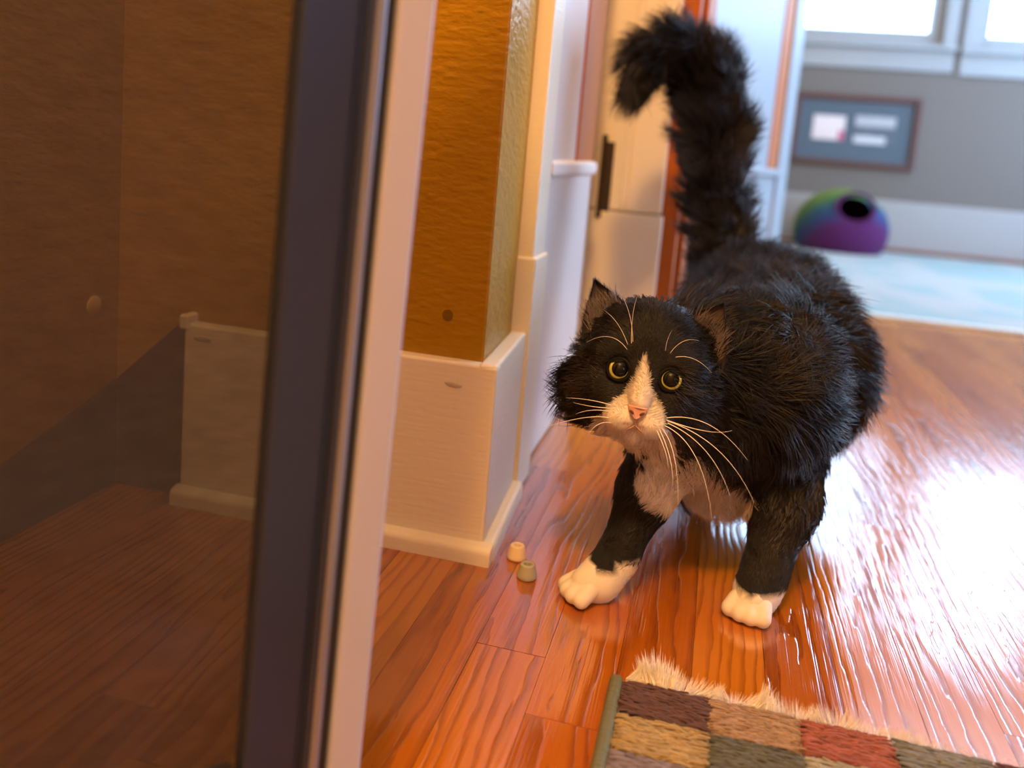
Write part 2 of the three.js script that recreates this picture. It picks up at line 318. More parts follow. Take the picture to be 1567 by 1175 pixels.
// ---------------------------------------------------------------- foreground: insect screen in a dark frame with a white edge
{
  const s = group('screen_panel', [-0.1886, 0.0, -0.416], { label: 'dark mesh insect screen panel with white edge in the foreground', category: 'screen' });
  s.rotation.set(0, Math.PI * 0.25 + Math.PI, 0.0, 'ZYX'); s.rotation.z = -0.033;  // leans a little; local +x runs away to the left and nearer
  const Ht = 0.95, Wd = 0.74;
  const metal = std([0.038, 0.052, 0.105], 0.38, { metalness: 0.5 }), rubber = std([0.02, 0.02, 0.022], 0.6), white = std([0.46, 0.46, 0.56], 0.45);
  // local: x from 0 (the white edge) to Wd, z towards the camera is negative
  obj('edge_strip', box([-0.020, 0.004, -0.010], [0.0, Ht, 0.012], 0.002), white, s);
  obj('gasket', box([0.0, 0.006, -0.006], [0.0055, Ht - 0.002, 0.010], 0.001), rubber, s);
  obj('bead', box([0.0062, 0.006, -0.0112], [0.0118, Ht - 0.002, 0.0], 0.002), std([0.30, 0.32, 0.40], 0.3, { metalness: 0.6 }), s);  // paler metal strip puts a highlight line into the frame colour
  const stile = (x0, name) => obj(name, [box([x0, 0.006, -0.009], [x0 + 0.010, Ht - 0.002, 0.010], 0.0025), box([x0 + 0.0085, 0.006, -0.005], [x0 + 0.014, Ht - 0.002, 0.010], 0.001), box([x0 + 0.0125, 0.006, -0.008], [x0 + 0.043, Ht - 0.002, 0.010], 0.003)], metal, s);
  stile(0.0055, 'stile'); stile(Wd - 0.05, 'stile');
  obj('rail', box([0.05, 0.006, -0.008], [Wd - 0.048, 0.05, 0.010], 0.003), metal, s);
  obj('rail', box([0.05, Ht - 0.046, -0.008], [Wd - 0.048, Ht - 0.002, 0.010], 0.003), metal, s);
  const weave = texture(256, 256, (u, v) => { const a = 0.5 + 0.5 * Math.sin(u * Math.PI * 2 * 64), b = 0.5 + 0.5 * Math.sin(v * Math.PI * 2 * 64); const n = 0.8 + 0.2 * noise(u * 9, v * 40); const k = n * (0.8 + 0.2 * a * b); return [0.30 * k, 0.30 * k, 0.31 * k]; }, true, [8, 8]);
  const mesh = new THREE.MeshPhysicalMaterial({ map: weave, color: 0xffffff, roughness: 0.12, transmission: 0.86, thickness: 0, specularIntensity: 0.6, ior: 1.3 });
  obj('mesh_screen', new THREE.PlaneGeometry(Wd - 0.09, Ht - 0.09).translate(Wd / 2, Ht / 2, 0.002), mesh, s);
}

// ---------------------------------------------------------------- small rubber bumpers on the floor
{
  const g = new THREE.LatheGeometry([[0.0, 0.0], [0.0085, 0.0], [0.0095, 0.001], [0.0094, 0.0035], [0.0070, 0.0128], [0.0062, 0.0138], [0.0042, 0.0138], [0.0034, 0.013], [0.0032, 0.006], [0.0, 0.0055]].map((q) => new THREE.Vector2(...q)), 32);
  const a = tag(obj('rubber_bumper', g, std([0.72, 0.56, 0.36], 0.6)), 'cream tapered rubber bumper on the floor by pillar corner', 'bumper', { group: 'small rubber bumpers beside the pillar' });
  a.position.set(-0.1555, 0.0004, -0.7745); a.rotation.y = 1;
  const b = a.clone(); b.name = numbered('rubber_bumper'); b.material = std([0.34, 0.32, 0.25], 0.6); scene.add(b);
  b.userData.label = 'grey tapered rubber bumper on the floor in front of the cream one'; b.position.set(-0.1375, 0.0004, -0.7415);
}

// ---------------------------------------------------------------- near rug: shaggy patchwork with a green bound edge
{
  const r = group('patchwork_rug', [-0.041, 0, -0.606], { label: 'shaggy patchwork rug of muted squares with green bound edge', category: 'rug' });
  const L = 0.95, D = 0.72, T = 0.0115, cw = 0.0632, cd = 0.0395, yarn = std([1, 1, 1], 0.95);
  const palette = { maroon: [0.085, 0.040, 0.038], tan: [0.26, 0.20, 0.125], red: [0.25, 0.082, 0.06], slate: [0.155, 0.155, 0.165], gold: [0.30, 0.215, 0.10], green: [0.085, 0.095, 0.075], stone: [0.28, 0.235, 0.20], brown: [0.12, 0.07, 0.05] };
  const rows = [['maroon', 'tan', 'red', 'slate'], ['gold', 'green', 'stone', 'brown'], ['slate', 'red', 'tan', 'maroon'], ['tan', 'brown', 'green', 'gold']];
  obj('backing', box([0.004, 0.0006, 0.002], [L, 0.007, D], 0.002), std([0.35, 0.3, 0.22], 0.95), r);
  obj('binding', [box([0, 0.0006, 0], [0.0105, T + 0.001, D], 0.0045)], std([0.115, 0.115, 0.055], 0.9, { bumpMap: brushBump, bumpScale: 0.002 }), r);
  const R = rng(55), cells = [];
  for (let j = 0; j < 9; j++) for (let i = 0; i < 14; i++) {
    const x0 = 0.011 + i * cw, z0 = 0.004 + j * cd * (j ? 1.0 : 1), kind = rows[j % 4][(i + (j >> 2)) % 4];
    if (x0 + cw > L || z0 + cd > D) continue;
    const nx = 18, nz = 12, g = new THREE.PlaneGeometry(cw - 0.0008, cd - 0.0008, nx, nz); g.rotateX(-Math.PI / 2);
    const p = g.attributes.position;
    for (let k = 0; k < p.count; k++) { const edge = Math.abs(p.getX(k)) > cw / 2 - 0.001 || Math.abs(p.getZ(k)) > cd / 2 - 0.001; p.setY(k, edge ? -0.003 : 0.0018 * fbm((x0 + p.getX(k)) * 90, (z0 + p.getZ(k)) * 400, 0, 2)); }
    g.computeVertexNormals();
    const c = palette[kind].map((v) => v * (0.9 + 0.2 * R()));
    if (z0 < 0.24) { const o = obj('patch', g, std(c, 0.95), r); o.position.set(x0 + cw / 2, T - 0.002, z0 + cd / 2); }
    cells.push([x0, z0, c]);
  }
  const backs = cells.filter((c) => c[1] >= 0.24).map((c) => { const g = new THREE.BoxGeometry(cw - 0.001, 0.003, cd - 0.001).translate(c[0] + cw / 2, T - 0.003, c[1] + cd / 2).toNonIndexed(); g.setAttribute('color', new THREE.Float32BufferAttribute(Array.from({ length: g.attributes.position.count }, () => c[2]).flat(), 3)); return g; });
  const far = new THREE.Mesh(mergeGeometries(backs), std([1, 1, 1], 0.95, { vertexColors: true })); far.name = 'patch'; far.userData.kind = 'stuff'; r.add(far);
  // loops of yarn lying across the patches
  const curve = new THREE.QuadraticBezierCurve3(V(-0.5, -0.06, 0), V(0, 0.16, 0.06), V(0.5, -0.06, 0)), loop = new THREE.TubeGeometry(curve, 6, 0.07, 5);
  const near = cells.filter((c) => c[1] < 0.24 && c[0] < 0.52), per = 620, pile = new THREE.InstancedMesh(loop, yarn, near.length * per), m = new THREE.Matrix4(), q = new THREE.Quaternion(), e = new THREE.Euler(), col = new THREE.Color();
  let n = 0;
  for (const [x0, z0, c] of near) for (let k = 0; k < per; k++) {
    const s = 0.007 + 0.006 * R(), x = x0 + s * 0.35 + R() * (cw - s * 0.7), z = z0 + 0.001 + R() * (cd - 0.002);
    q.setFromEuler(e.set((R() - 0.5) * 0.9, (R() - 0.5) * 0.5 + 0.25 * (noise(x * 40, z * 40) - 0.5), (R() - 0.5) * 0.35));
    m.compose(V(x, T - 0.0018 + 0.0016 * R(), z), q, V(s, s * 0.8, s)); pile.setMatrixAt(n, m);
    const b = 0.72 + 0.56 * R(); pile.setColorAt(n++, col.setRGB(c[0] * b, c[1] * b, c[2] * b * (0.92 + 0.16 * R())));
  }
  pile.name = 'pile'; pile.userData.kind = 'stuff'; pile.castShadow = pile.receiveShadow = true; r.add(pile);
  // cream fringe along the far edge, long near the corner and short further on
  const hair = strand(0.018, 0.5), N = 5200, fr = new THREE.InstancedMesh(hair, std([0.86, 0.78, 0.66], 0.7), N);
  for (let k = 0; k < N; k++) {
    const x = 0.012 + Math.pow(R(), 1.35) * 0.6, tuft = Math.pow(noise(x * 55, 3), 2), len = lerp(0.009, 0.027, tuft) * lerp(1, 0.35, clamp(x / 0.25)) * (0.6 + 0.7 * R());
    const dir = V((noise(x * 70, 8) - 0.35) * 1.6 + (R() - 0.5) * 0.5, 0.1 + 0.5 * R() * tuft, -1 + 0.5 * R()).normalize();
    const side = V(0, -1, 0).cross(dir).normalize(), up = dir.clone().cross(side);
    m.makeBasis(side.multiplyScalar(len), dir.multiplyScalar(len), up.multiplyScalar(-len)); m.setPosition(x, 0.003 + 0.008 * R(), 0.004 * R()); fr.setMatrixAt(n = k, m);
    const b = 0.8 + 0.3 * R(); fr.setColorAt(k, col.setRGB(b, b, b));
  }
  fr.name = 'fringe'; fr.userData.kind = 'stuff'; r.add(fr);
}
// a tapered bent hair of length 1 along y, bending to +z
function strand(radius, bend, seg = 5) {
  const p = [], idx = [];
  for (let k = 0; k <= seg; k++) { const t = k / seg, r = radius * (k === seg ? 0.02 : Math.pow(1 - t, 0.6)); for (let a = 0; a < 3; a++) { const w = (a / 3) * Math.PI * 2; p.push(Math.cos(w) * r, t * (1 - bend * 0.25 * t), bend * 0.6 * t * t + Math.sin(w) * r); } }
  for (let k = 0; k < seg; k++) for (let a = 0; a < 3; a++) { const b = (a + 1) % 3, i = k * 3; idx.push(i + a, i + 3 + a, i + b, i + b, i + 3 + a, i + 3 + b); }
  const g = new THREE.BufferGeometry(); g.setAttribute('position', new THREE.Float32BufferAttribute(p, 3)); g.setIndex(idx); g.computeVertexNormals();
  return g;
}

// ---------------------------------------------------------------- the cat
{
  const cat = group('cat', [0, 0, 0], { label: 'fluffy black and white long-haired cat standing with raised tail', category: 'cat' });
  // joints in metres (world axes)
  const J = {
    head: [-0.040, 0.215, -0.748], neck: [0.004, 0.207, -0.808], chest: [0.012, 0.158, -0.800], shoulder: [0.040, 0.188, -0.845], mid: [0.074, 0.183, -0.975], hip: [0.068, 0.198, -1.105], rump: [0.046, 0.222, -1.155],
    ls: [-0.016, 0.140, -0.800], le: [-0.036, 0.094, -0.775], lw: [-0.056, 0.034, -0.748], lp: [-0.069, 0.017, -0.732], lq: [-0.081, 0.0145, -0.723],
    rs: [0.080, 0.150, -0.855], re: [0.092, 0.085, -0.820], rw: [0.078, 0.032, -0.778], rp: [0.071, 0.0165, -0.764], rq: [0.066, 0.0145, -0.749],
    t0: [0.018, 0.262, -1.172], t1: [-0.008, 0.360, -1.212], t2: [-0.018, 0.447, -1.233], t3: [-0.040, 0.522, -1.239], t4: [-0.080, 0.552, -1.224], t5: [-0.117, 0.535, -1.197], t6: [-0.131, 0.488, -1.177],
    hlh: [0.040, 0.170, -1.12], hlk: [0.022, 0.110, -1.06], hlo: [0.024, 0.065, -1.13], hlp: [0.026, 0.018, -1.09], hlq: [0.024, 0.0145, -1.055],
    hrh: [0.120, 0.165, -1.11], hrk: [0.142, 0.108, -1.06], hro: [0.140, 0.065, -1.13], hrp: [0.140, 0.018, -1.10], hrq: [0.140, 0.0145, -1.065],
    belly: [0.035, 0.112, -0.86], belly2: [0.080, 0.125, -1.0],
  };
  // [from, to, r0, r1, hair length, lift, hair along (else own)]
  const B = [
    ['head', 'neck', 0.046, 0.056, 0.036, 0.8], ['neck', 'shoulder', 0.058, 0.078, 0.044, 0.8], ['chest', 'shoulder', 0.056, 0.076, 0.032, 0.45, [0.05, -0.8, 0.1]], ['shoulder', 'mid', 0.075, 0.083, 0.058, 1.0, [0.35, -0.25, -0.7]], ['mid', 'hip', 0.084, 0.081, 0.058, 1.0, [0.3, -0.25, -0.7]], ['hip', 'rump', 0.084, 0.062, 0.052, 1.0, [0, -0.1, -1]],
    ['belly', 'belly2', 0.060, 0.062, 0.040, 0.5, [0.1, -1, -0.3]],
    ['ls', 'le', 0.042, 0.026, 0.014, 0.4], ['le', 'lw', 0.0255, 0.0165, 0.0085, 0.35], ['lw', 'lp', 0.0165, 0.017, 0.006, 0.35], ['lp', 'lq', 0.0170, 0.0125, 0.0036, 0.35],
    ['rs', 're', 0.052, 0.030, 0.020, 0.45], ['re', 'rw', 0.030, 0.0185, 0.010, 0.35], ['rw', 'rp', 0.0185, 0.0175, 0.006, 0.35], ['rp', 'rq', 0.0170, 0.0125, 0.0036, 0.35],
    ['rump', 't0', 0.045, 0.027, 0.046, 1.2], ['t0', 't1', 0.024, 0.025, 0.050, 1.5], ['t1', 't2', 0.025, 0.026, 0.054, 1.5], ['t2', 't3', 0.026, 0.025, 0.056, 1.35], ['t3', 't4', 0.024, 0.021, 0.058, 1.2], ['t4', 't5', 0.020, 0.016, 0.058, 0.95], ['t5', 't6', 0.016, 0.008, 0.050, 0.7],
    ['hlh', 'hlk', 0.055, 0.036, 0.032, 0.5], ['hlk', 'hlo', 0.034, 0.017, 0.014, 0.4], ['hlo', 'hlp', 0.016, 0.016, 0.007, 0.4], ['hlp', 'hlq', 0.017, 0.0135, 0.005, 0.35],
    ['hrh', 'hrk', 0.057, 0.038, 0.036, 0.5], ['hrk', 'hro', 0.034, 0.017, 0.014, 0.4], ['hro', 'hrp', 0.016, 0.016, 0.007, 0.4], ['hrp', 'hrq', 0.017, 0.0135, 0.005, 0.35],
  ].map(([a, b, ra, rb, len, lift, flow]) => { const A = J[a], C = J[b], d = [C[0] - A[0], C[1] - A[1], C[2] - A[2]], l2 = d[0] ** 2 + d[1] ** 2 + d[2] ** 2, l = Math.sqrt(l2); return { name: a, A, d, l2, ra, rb, len, lift, flow: flow ?? d.map((x) => x / l) }; });
  // toes: four short capsules on each foot
  const toes = [];
  for (const [p, q] of [['lp', 'lq'], ['rp', 'rq'], ['hlp', 'hlq'], ['hrp', 'hrq']]) {
    const d = V(J[q][0] - J[p][0], 0, J[q][2] - J[p][2]).normalize(), s = V(d.z, 0, -d.x);
    for (let k = 0; k < 4; k++) {
      const o = (k - 1.5) * 0.0098, fw = 0.0150 - Math.abs(k - 1.5) * 0.0034, a = V(...J[q]).addScaledVector(s, o * 0.8), b = V(...J[q]).addScaledVector(s, o).addScaledVector(d, fw);
      b.y = 0.0088; const A = a.toArray(), C = b.toArray(), dd = [0, 1, 2].map((i) => C[i] - A[i]);
      toes.push({ A, d: dd, l2: dd[0] ** 2 + dd[1] ** 2 + dd[2] ** 2, ra: 0.0080, rb: 0.0076, len: 0.0032, lift: 0.3, flow: d.toArray(), name: p });
    }
  }
  const capsule = (b, x, y, z) => { const px = x - b.A[0], py = y - b.A[1], pz = z - b.A[2], t = clamp((px * b.d[0] + py * b.d[1] + pz * b.d[2]) / b.l2); return Math.hypot(px - b.d[0] * t, py - b.d[1] * t, pz - b.d[2] * t) - lerp(b.ra, b.rb, t); };
  const smin = (a, b, k) => { const h = Math.max(k - Math.abs(a - b), 0) / k; return Math.min(a, b) - h * h * k * 0.25; };
  const bodyField = (x, y, z) => { let d = 1; for (const b of B) { const c = capsule(b, x, y, z); d = smin(d, c, 0.016); } return d; };
  const pawField = (x, y, z) => { let d = 1; for (const b of B) if (/^[lr][ewp]$|^h[lr][op]$/.test(b.name)) d = smin(d, capsule(b, x, y, z), 0.008); for (const b of toes) d = smin(d, capsule(b, x, y, z), 0.0028); return d; };
  // head, in its own axes: x to the viewer's right, y up the face, z out of the face; origin between the eyes
  const headM = new THREE.Matrix4().makeBasis(V(0.9962, -0.0749, -0.0447), V(0.0614, 0.966, -0.2512), V(0.062, 0.2475, 0.9669)).setPosition(-0.0443, 0.2233, -0.6904), headI = headM.clone().invert();
  const ellip = (x, y, z, c, r) => { const ax = (x - c[0]) / r[0], ay = (y - c[1]) / r[1], az = (z - c[2]) / r[2], k = Math.hypot(ax, ay, az); return (k - 1) * Math.min(r[0], r[1], r[2]) * (k > 1 ? 1 : 1); };
  const cap = (a, c, ra, rb) => { const d = [0, 1, 2].map((i) => c[i] - a[i]); return { A: a, d, l2: d[0] ** 2 + d[1] ** 2 + d[2] ** 2, ra, rb }; };
  const bridge = cap([0, 0.020, -0.020], [-0.0005, -0.022, 0.0045], 0.0165, 0.0085), jaw = cap([0, -0.042, -0.034], [-0.0005, -0.0485, -0.013], 0.018, 0.0095);
  const neckCap = cap([0.004, -0.005, -0.06], [0.045, -0.02, -0.13], 0.045, 0.055);
  const headField = (x, y, z) => {
    const sx = Math.abs(x + 0.0005);
    let d = ellip(x, y, z, [0, 0.020, -0.052], [0.050, 0.045, 0.047]);
    d = smin(d, ellip(sx, y, z, [0.034, -0.018, -0.050], [0.028, 0.030, 0.034]), 0.02);
    d = smin(d, capsule(neckCap, x, y, z), 0.03);
    d = smin(d, ellip(sx, y, z, [0.026, 0.0145, -0.022], [0.017, 0.012, 0.014]), 0.014);
    d = smin(d, capsule(bridge, x, y, z), 0.012);
    d = smin(d, ellip(sx, y, z, [0.0125, -0.0375, -0.004], [0.0155, 0.0118, 0.0135]), 0.006);
    d = smin(d, ellip(sx, y, z, [0.021, -0.022, -0.022], [0.017, 0.016, 0.018]), 0.012);
    d = smin(d, capsule(jaw, x, y, z), 0.006);
    const eye = Math.hypot(sx - 0.0215, y - 0.0005, z + 0.0085) - 0.0108;       // sockets
    d = -smin(-d, eye, 0.004);
    const mouth = Math.hypot(sx * 0.35, (y + 0.0445 - sx * 0.1) * 1.6, z - 0.010) - 0.0035;
    return -smin(-d, mouth, 0.003);
  };
  const whiteHead = (x, y, z) => {                                                // how white the head is at a point of its own axes
    const n = (noise(x * 160 + 9, y * 160, z * 160) - 0.5) * 0.004, xs = x + 0.0012 + (y > -0.01 ? 0.0022 * clamp((y + 0.01) / 0.025) : 0);
    const left = [[0.0165, 0], [0.0, 0.0048], [-0.012, 0.0088], [-0.020, 0.0145], [-0.028, 0.0215], [-0.036, 0.0245], [-0.042, 0.028], [-0.050, 0.034], [-0.07, 0.036]];
    let w = 0; for (let k = 0; k < left.length - 1; k++) if (y <= left[k][0] && y > left[k + 1][0]) w = lerp(left[k][1], left[k + 1][1], (left[k][0] - y) / (left[k][0] - left[k + 1][0]));
    if (y < -0.07) w = 0.036; if (y > 0.0165) return 0;
    return z < (y < -0.035 ? -0.10 : -0.060) ? 0 : step(-0.0015, 0.0015, w - Math.abs(xs) + n);
  };
  const bibs = [cap([-0.046, 0.178, -0.730], [-0.040, 0.150, -0.715], 0.040, 0.040), cap([-0.046, 0.155, -0.70], [-0.022, 0.128, -0.725], 0.040, 0.038), cap([-0.024, 0.128, -0.725], [0.012, 0.098, -0.765], 0.038, 0.034), cap([0.012, 0.098, -0.765], [0.040, 0.070, -0.86], 0.030, 0.045)];
  const whiteBody = (x, y, z) => {
    const n = (fbm(x * 90, y * 90, z * 90, 2) - 0.4) * 0.012;
    if (y < 0.075) {
      const dl = Math.hypot(x - J.lp[0], z - J.lp[2]), dr = Math.hypot(x - J.rp[0], z - J.rp[2]);
      if (dl < 0.055 && y < 0.036 + n) return 1; if (dr < 0.055 && y < 0.027 + n) return 1;
      if (z < -1.0 && y < 0.06 + n) return 1;
    }
    for (const b of bibs) if (capsule(b, x, y, z) + n < 0 && (x < 0.07 || z < -0.86)) return 1;
    return 0;
  };
  function surface(lo, cell, n, field) {
    const mc = new MarchingCubes(n, M.white, false, false, 260000), half = n / 2, s = n * cell / 2, c = lo.map((v) => v + s);
    for (let k = 0; k < n; k++) for (let j = 0; j < n; j++) for (let i = 0; i < n; i++) mc.field[i + j * n + k * n * n] = -field(c[0] + ((i - half) / half) * s, c[1] + ((j - half) / half) * s, c[2] + ((k - half) / half) * s);
    mc.isolation = 0; mc.update();
    let g = new THREE.BufferGeometry(); const src = mc.positionArray, p = new Float32Array(mc.count * 3);
    for (let i = 0; i < mc.count; i++) for (let a = 0; a < 3; a++) p[i * 3 + a] = c[a] + src[i * 3 + a] * s;
    g.setAttribute('position', new THREE.BufferAttribute(p, 3)); g = mergeVertices(g, cell * 1e-3);
    const q = g.attributes.position, nn = new Float32Array(q.count * 3), e = cell * 0.6;
    for (let i = 0; i < q.count; i++) { const x = q.getX(i), y = q.getY(i), z = q.getZ(i); const v = V(field(x + e, y, z) - field(x - e, y, z), field(x, y + e, z) - field(x, y - e, z), field(x, y, z + e) - field(x, y, z - e)).normalize(); v.toArray(nn, i * 3); }
    g.setAttribute('normal', new THREE.BufferAttribute(nn, 3));
    const t = g.index.array, va = V(), vb = V(), vc = V(), vn = V();                 // faces look outwards
    va.fromBufferAttribute(q, t[0]); vb.fromBufferAttribute(q, t[1]).sub(va); vc.fromBufferAttribute(q, t[2]).sub(va); vn.fromArray(nn, t[0] * 3);
    if (vb.cross(vc).dot(vn) < 0) for (let i = 0; i < t.length; i += 3) { const x = t[i]; t[i] = t[i + 1]; t[i + 1] = x; }
    return g;
  }
  const bodyG = surface([-0.22, -0.02, -1.32], 0.0068, 98, bodyField), headG = surface([-0.105, -0.105, -0.155], 0.003, 70, headField);
  const pawG = [['lp', 'lq'], ['rp', 'rq'], ['hlp', 'hlq'], ['hrp', 'hrq']].map(([p, q]) => surface([(J[p][0] + J[q][0]) / 2 - 0.042, -0.006, (J[p][2] + J[q][2]) / 2 - 0.036], 0.0021, 40, pawField));
  // drop what of the body grid reaches into the head, colour by pattern
  const furBlack = [0.0045, 0.0045, 0.006], furWhite = [0.70, 0.64, 0.58];
  const colourOf = (g, f) => { const p = g.attributes.position, c = new Float32Array(p.count * 3); for (let i = 0; i < p.count; i++) { const w = f(p.getX(i), p.getY(i), p.getZ(i)); for (let k = 0; k < 3; k++) c[i * 3 + k] = lerp(furBlack[k], furWhite[k], w); } g.setAttribute('color', new THREE.BufferAttribute(c, 3)); };
  colourOf(bodyG, whiteBody); for (const g of pawG) colourOf(g, whiteBody); colourOf(headG, whiteHead);
  { // pink rims of the mouth, dark skin about the eyes
    const p = headG.attributes.position, c = headG.attributes.color;
    for (let i = 0; i < p.count; i++) {
      const x = p.getX(i) + 0.0005, y = p.getY(i), z = p.getZ(i), e = Math.hypot(Math.abs(x) - 0.0215, y, z + 0.006), mo = Math.hypot(x * 0.35, y + 0.043 - Math.abs(x) * 0.1);
      if (e < 0.0125) c.setXYZ(i, 0.012, 0.009, 0.009); if (mo < 0.003 && z > -0.006) c.setXYZ(i, 0.42, 0.22, 0.19);
    }
  }
  const headW = headG.clone().applyMatrix4(headM);
  const body = obj('body', mergeGeometries([bodyG, headW, ...pawG].map((g) => { const c = g.clone(); return c; })), std([1, 1, 1], 0.95, { vertexColors: true }), cat);

  // ---- fur: tapered hairs rooted on that surface
  const R = rng(2024), hairs = { short: [], long: [] };
  const jit = (p, f, k) => V(noise(p.x * f, p.y * f, p.z * f + k) - 0.5, noise(p.x * f + 31, p.y * f, p.z * f + k) - 0.5, noise(p.x * f, p.y * f + 57, p.z * f + k) - 0.5);
  function scatter(g, total, each) {
    const p = g.attributes.position, nr = g.attributes.normal, t = g.index.array, cum = new Float64Array(t.length / 3), a = V(), b = V(), c = V(); let s = 0;
    for (let i = 0; i < t.length; i += 3) { a.fromBufferAttribute(p, t[i]); b.fromBufferAttribute(p, t[i + 1]); c.fromBufferAttribute(p, t[i + 2]); s += b.clone().sub(a).cross(c.clone().sub(a)).length() / 2; cum[i / 3] = s; }
    for (let k = 0; k < total; k++) {
      const w = R() * s; let lo = 0, hi = cum.length - 1; while (lo < hi) { const m = (lo + hi) >> 1; if (cum[m] < w) lo = m + 1; else hi = m; }
      let u = R(), v = R(); if (u + v > 1) { u = 1 - u; v = 1 - v; } const q = 1 - u - v, i = lo * 3, P = V(), N = V();
      for (const [j, f] of [[t[i], q], [t[i + 1], u], [t[i + 2], v]]) { P.addScaledVector(a.fromBufferAttribute(p, j), f); N.addScaledVector(b.fromBufferAttribute(nr, j), f); }
      each(P, N.normalize());
    }
  }
  function addHair(P, N, flow, lift, len, white, width = 1) {
    const along = flow.clone().addScaledVector(N, -flow.dot(N)); if (along.lengthSq() < 1e-6) along.set(0, -1, 0).addScaledVector(N, -N.y * -1); along.normalize();
    let dir = along.multiplyScalar(1).addScaledVector(N, lift * 1.25).normalize();
    if (len > 0.012) { dir = clumped(P, dir, len, len > 0.03 ? 0.016 : 0.010, 0.85); const q = dir.dot(N); if (q < 0.12) dir.addScaledVector(N, 0.12 - q).normalize(); }
    hairs[len < 0.0175 ? 'short' : 'long'].push([P, dir, N, len, white, width]);
  }
  const hp = V();
  function clumped(P, dir, len, size, pull) {                                            // hairs of one lock lean towards its middle
    const cx = Math.floor(P.x / size), cy = Math.floor(P.y / size), cz = Math.floor(P.z / size); let best = 1e9; const C = V();
    for (let i = -1; i < 2; i++) for (let j = -1; j < 2; j++) for (let k = -1; k < 2; k++) {
      const a = cx + i, b = cy + j, c = cz + k, x = (a + hash(a, b, c)) * size, y = (b + hash(a + 71, b, c)) * size, z = (c + hash(a, b + 53, c)) * size, d = (x - P.x) ** 2 + (y - P.y) ** 2 + (z - P.z) ** 2;
      if (d < best) { best = d; C.set(x, y, z); }
    }
    return C.sub(P).multiplyScalar(pull).addScaledVector(dir, len).normalize();
  }
  const onBody = (P, N) => {
    hp.copy(P).applyMatrix4(headI); if (headField(hp.x, hp.y, hp.z) < -0.002) return;     // inside the head
    let wsum = 0, len = 0, lift = 0; const flow = V();
    for (const b of [...B, ...toes]) { const w = Math.exp(-Math.max(0, capsule(b, P.x, P.y, P.z) + 0.004) / 0.006); if (w < 1e-4) continue; wsum += w; len += w * b.len; lift += w * b.lift; flow.addScaledVector(V(...b.flow), w); }
    len /= wsum; lift /= wsum;
    flow.multiplyScalar(1 / wsum).addScaledVector(jit(P, 75, 0), 1.5).addScaledVector(jit(P, 24, 4), 1.2).add(V(R() - 0.5, R() - 0.5, R() - 0.5).multiplyScalar(0.55));
    const w = whiteBody(P.x, P.y, P.z);
    const tuft = noise(P.x * 70 + 5, P.y * 70, P.z * 70);
    addHair(P, N, flow, lift * (0.55 + 0.9 * noise(P.x * 60, P.y * 60, P.z * 60)), len * (0.5 + 0.45 * R() + 0.35 * tuft) * (w ? 0.75 : 1), w);
  };
  const onHead = (P, N) => {
    const x = P.x, y = P.y, z = P.z, eye = Math.hypot(Math.abs(x + 0.0005) - 0.0215, y - 0.0005); if (eye < 0.0105 && z > -0.03) return;
    if (Math.hypot((x + 0.0008) / 1.2, y + 0.0290) < 0.0052 && z > -0.004) return;       // the nose leather
    const Wp = P.clone().applyMatrix4(headM); if (bodyField(Wp.x, Wp.y, Wp.z) < -0.004) return;
    const back = clamp((-z - 0.02) / 0.055), side = clamp((Math.abs(x) - 0.030) / 0.03), low = clamp((-y - 0.03) / 0.03);
    let len = 0.0065 + 0.018 * back + 0.020 * side * back + 0.020 * low * back; if (y > 0.02) len = Math.min(len, 0.013 + 0.022 * back); if (eye < 0.017) len = Math.min(len, 0.0045);
    if (z > -0.012) len = Math.min(len, 0.0042);
    const flow = V(x * 1.5, (y + 0.022) * 0.9 - 0.35 * Math.abs(x), -0.02 + (z - 0.02) * 0.5).normalize().addScaledVector(jit(P, 120, 1), 1.0).addScaledVector(jit(P, 45, 6), 0.8).add(V(R() - 0.5, R() - 0.5, R() - 0.5).multiplyScalar(0.3));
    const w = whiteHead(x, y, z);
    addHair(Wp, N.clone().transformDirection(headM), flow.transformDirection(headM), 0.55 + 0.5 * side + 0.3 * low * back, len * (0.7 + 0.5 * R()), w);
  };
  scatter(bodyG, 120000, (P, N) => { if (P.y > 0.022 || pawField(P.x, P.y, P.z) > -0.001) onBody(P, N); }); for (const g of pawG) scatter(g, 5000, (P, N) => { if (P.y < 0.04) onBody(P, N); }); scatter(headG, 52000, onHead);
  const furMat = std([1, 1, 1], 0.40, { specularIntensity: 0.7 }), mm = new THREE.Matrix4(), col = new THREE.Color();
  for (const [kind, list] of Object.entries(hairs)) {
    const g = kind === 'short' ? strand(0.045, 0.55, 4) : strand(0.0125, 0.6, 6), im = new THREE.InstancedMesh(g, furMat, list.length);
    list.forEach(([P, dir, N, len, white], k) => {
      const down = V(0, -0.25, 0).addScaledVector(N, -1), side = dir.clone().cross(down).normalize(), z = side.clone().cross(dir).normalize();
      mm.makeBasis(side.multiplyScalar(len), dir.clone().multiplyScalar(len), z.multiplyScalar(len)); mm.setPosition(P.x - dir.x * 0.001, Math.max(P.y, 0.001), P.z - dir.z * 0.001); im.setMatrixAt(k, mm);
      const r = R(), b = white ? 0.8 + 0.3 * r : 1, tuft = noise(P.x * 45, P.y * 45, P.z * 45 + 3);
      if (white) col.setRGB(0.76 * b, 0.70 * b, 0.64 * b); else { const t = Math.pow(r, 3) * 0.5 + Math.max(0, tuft - 0.5) * 0.9; col.setRGB(lerp(0.0042, 0.062, t), lerp(0.0043, 0.050, t), lerp(0.0065, 0.054, t)); }
      im.setColorAt(k, col);
    });
    im.name = kind + '_fur'; im.userData.kind = 'stuff'; im.castShadow = im.receiveShadow = true; cat.add(im);
  }

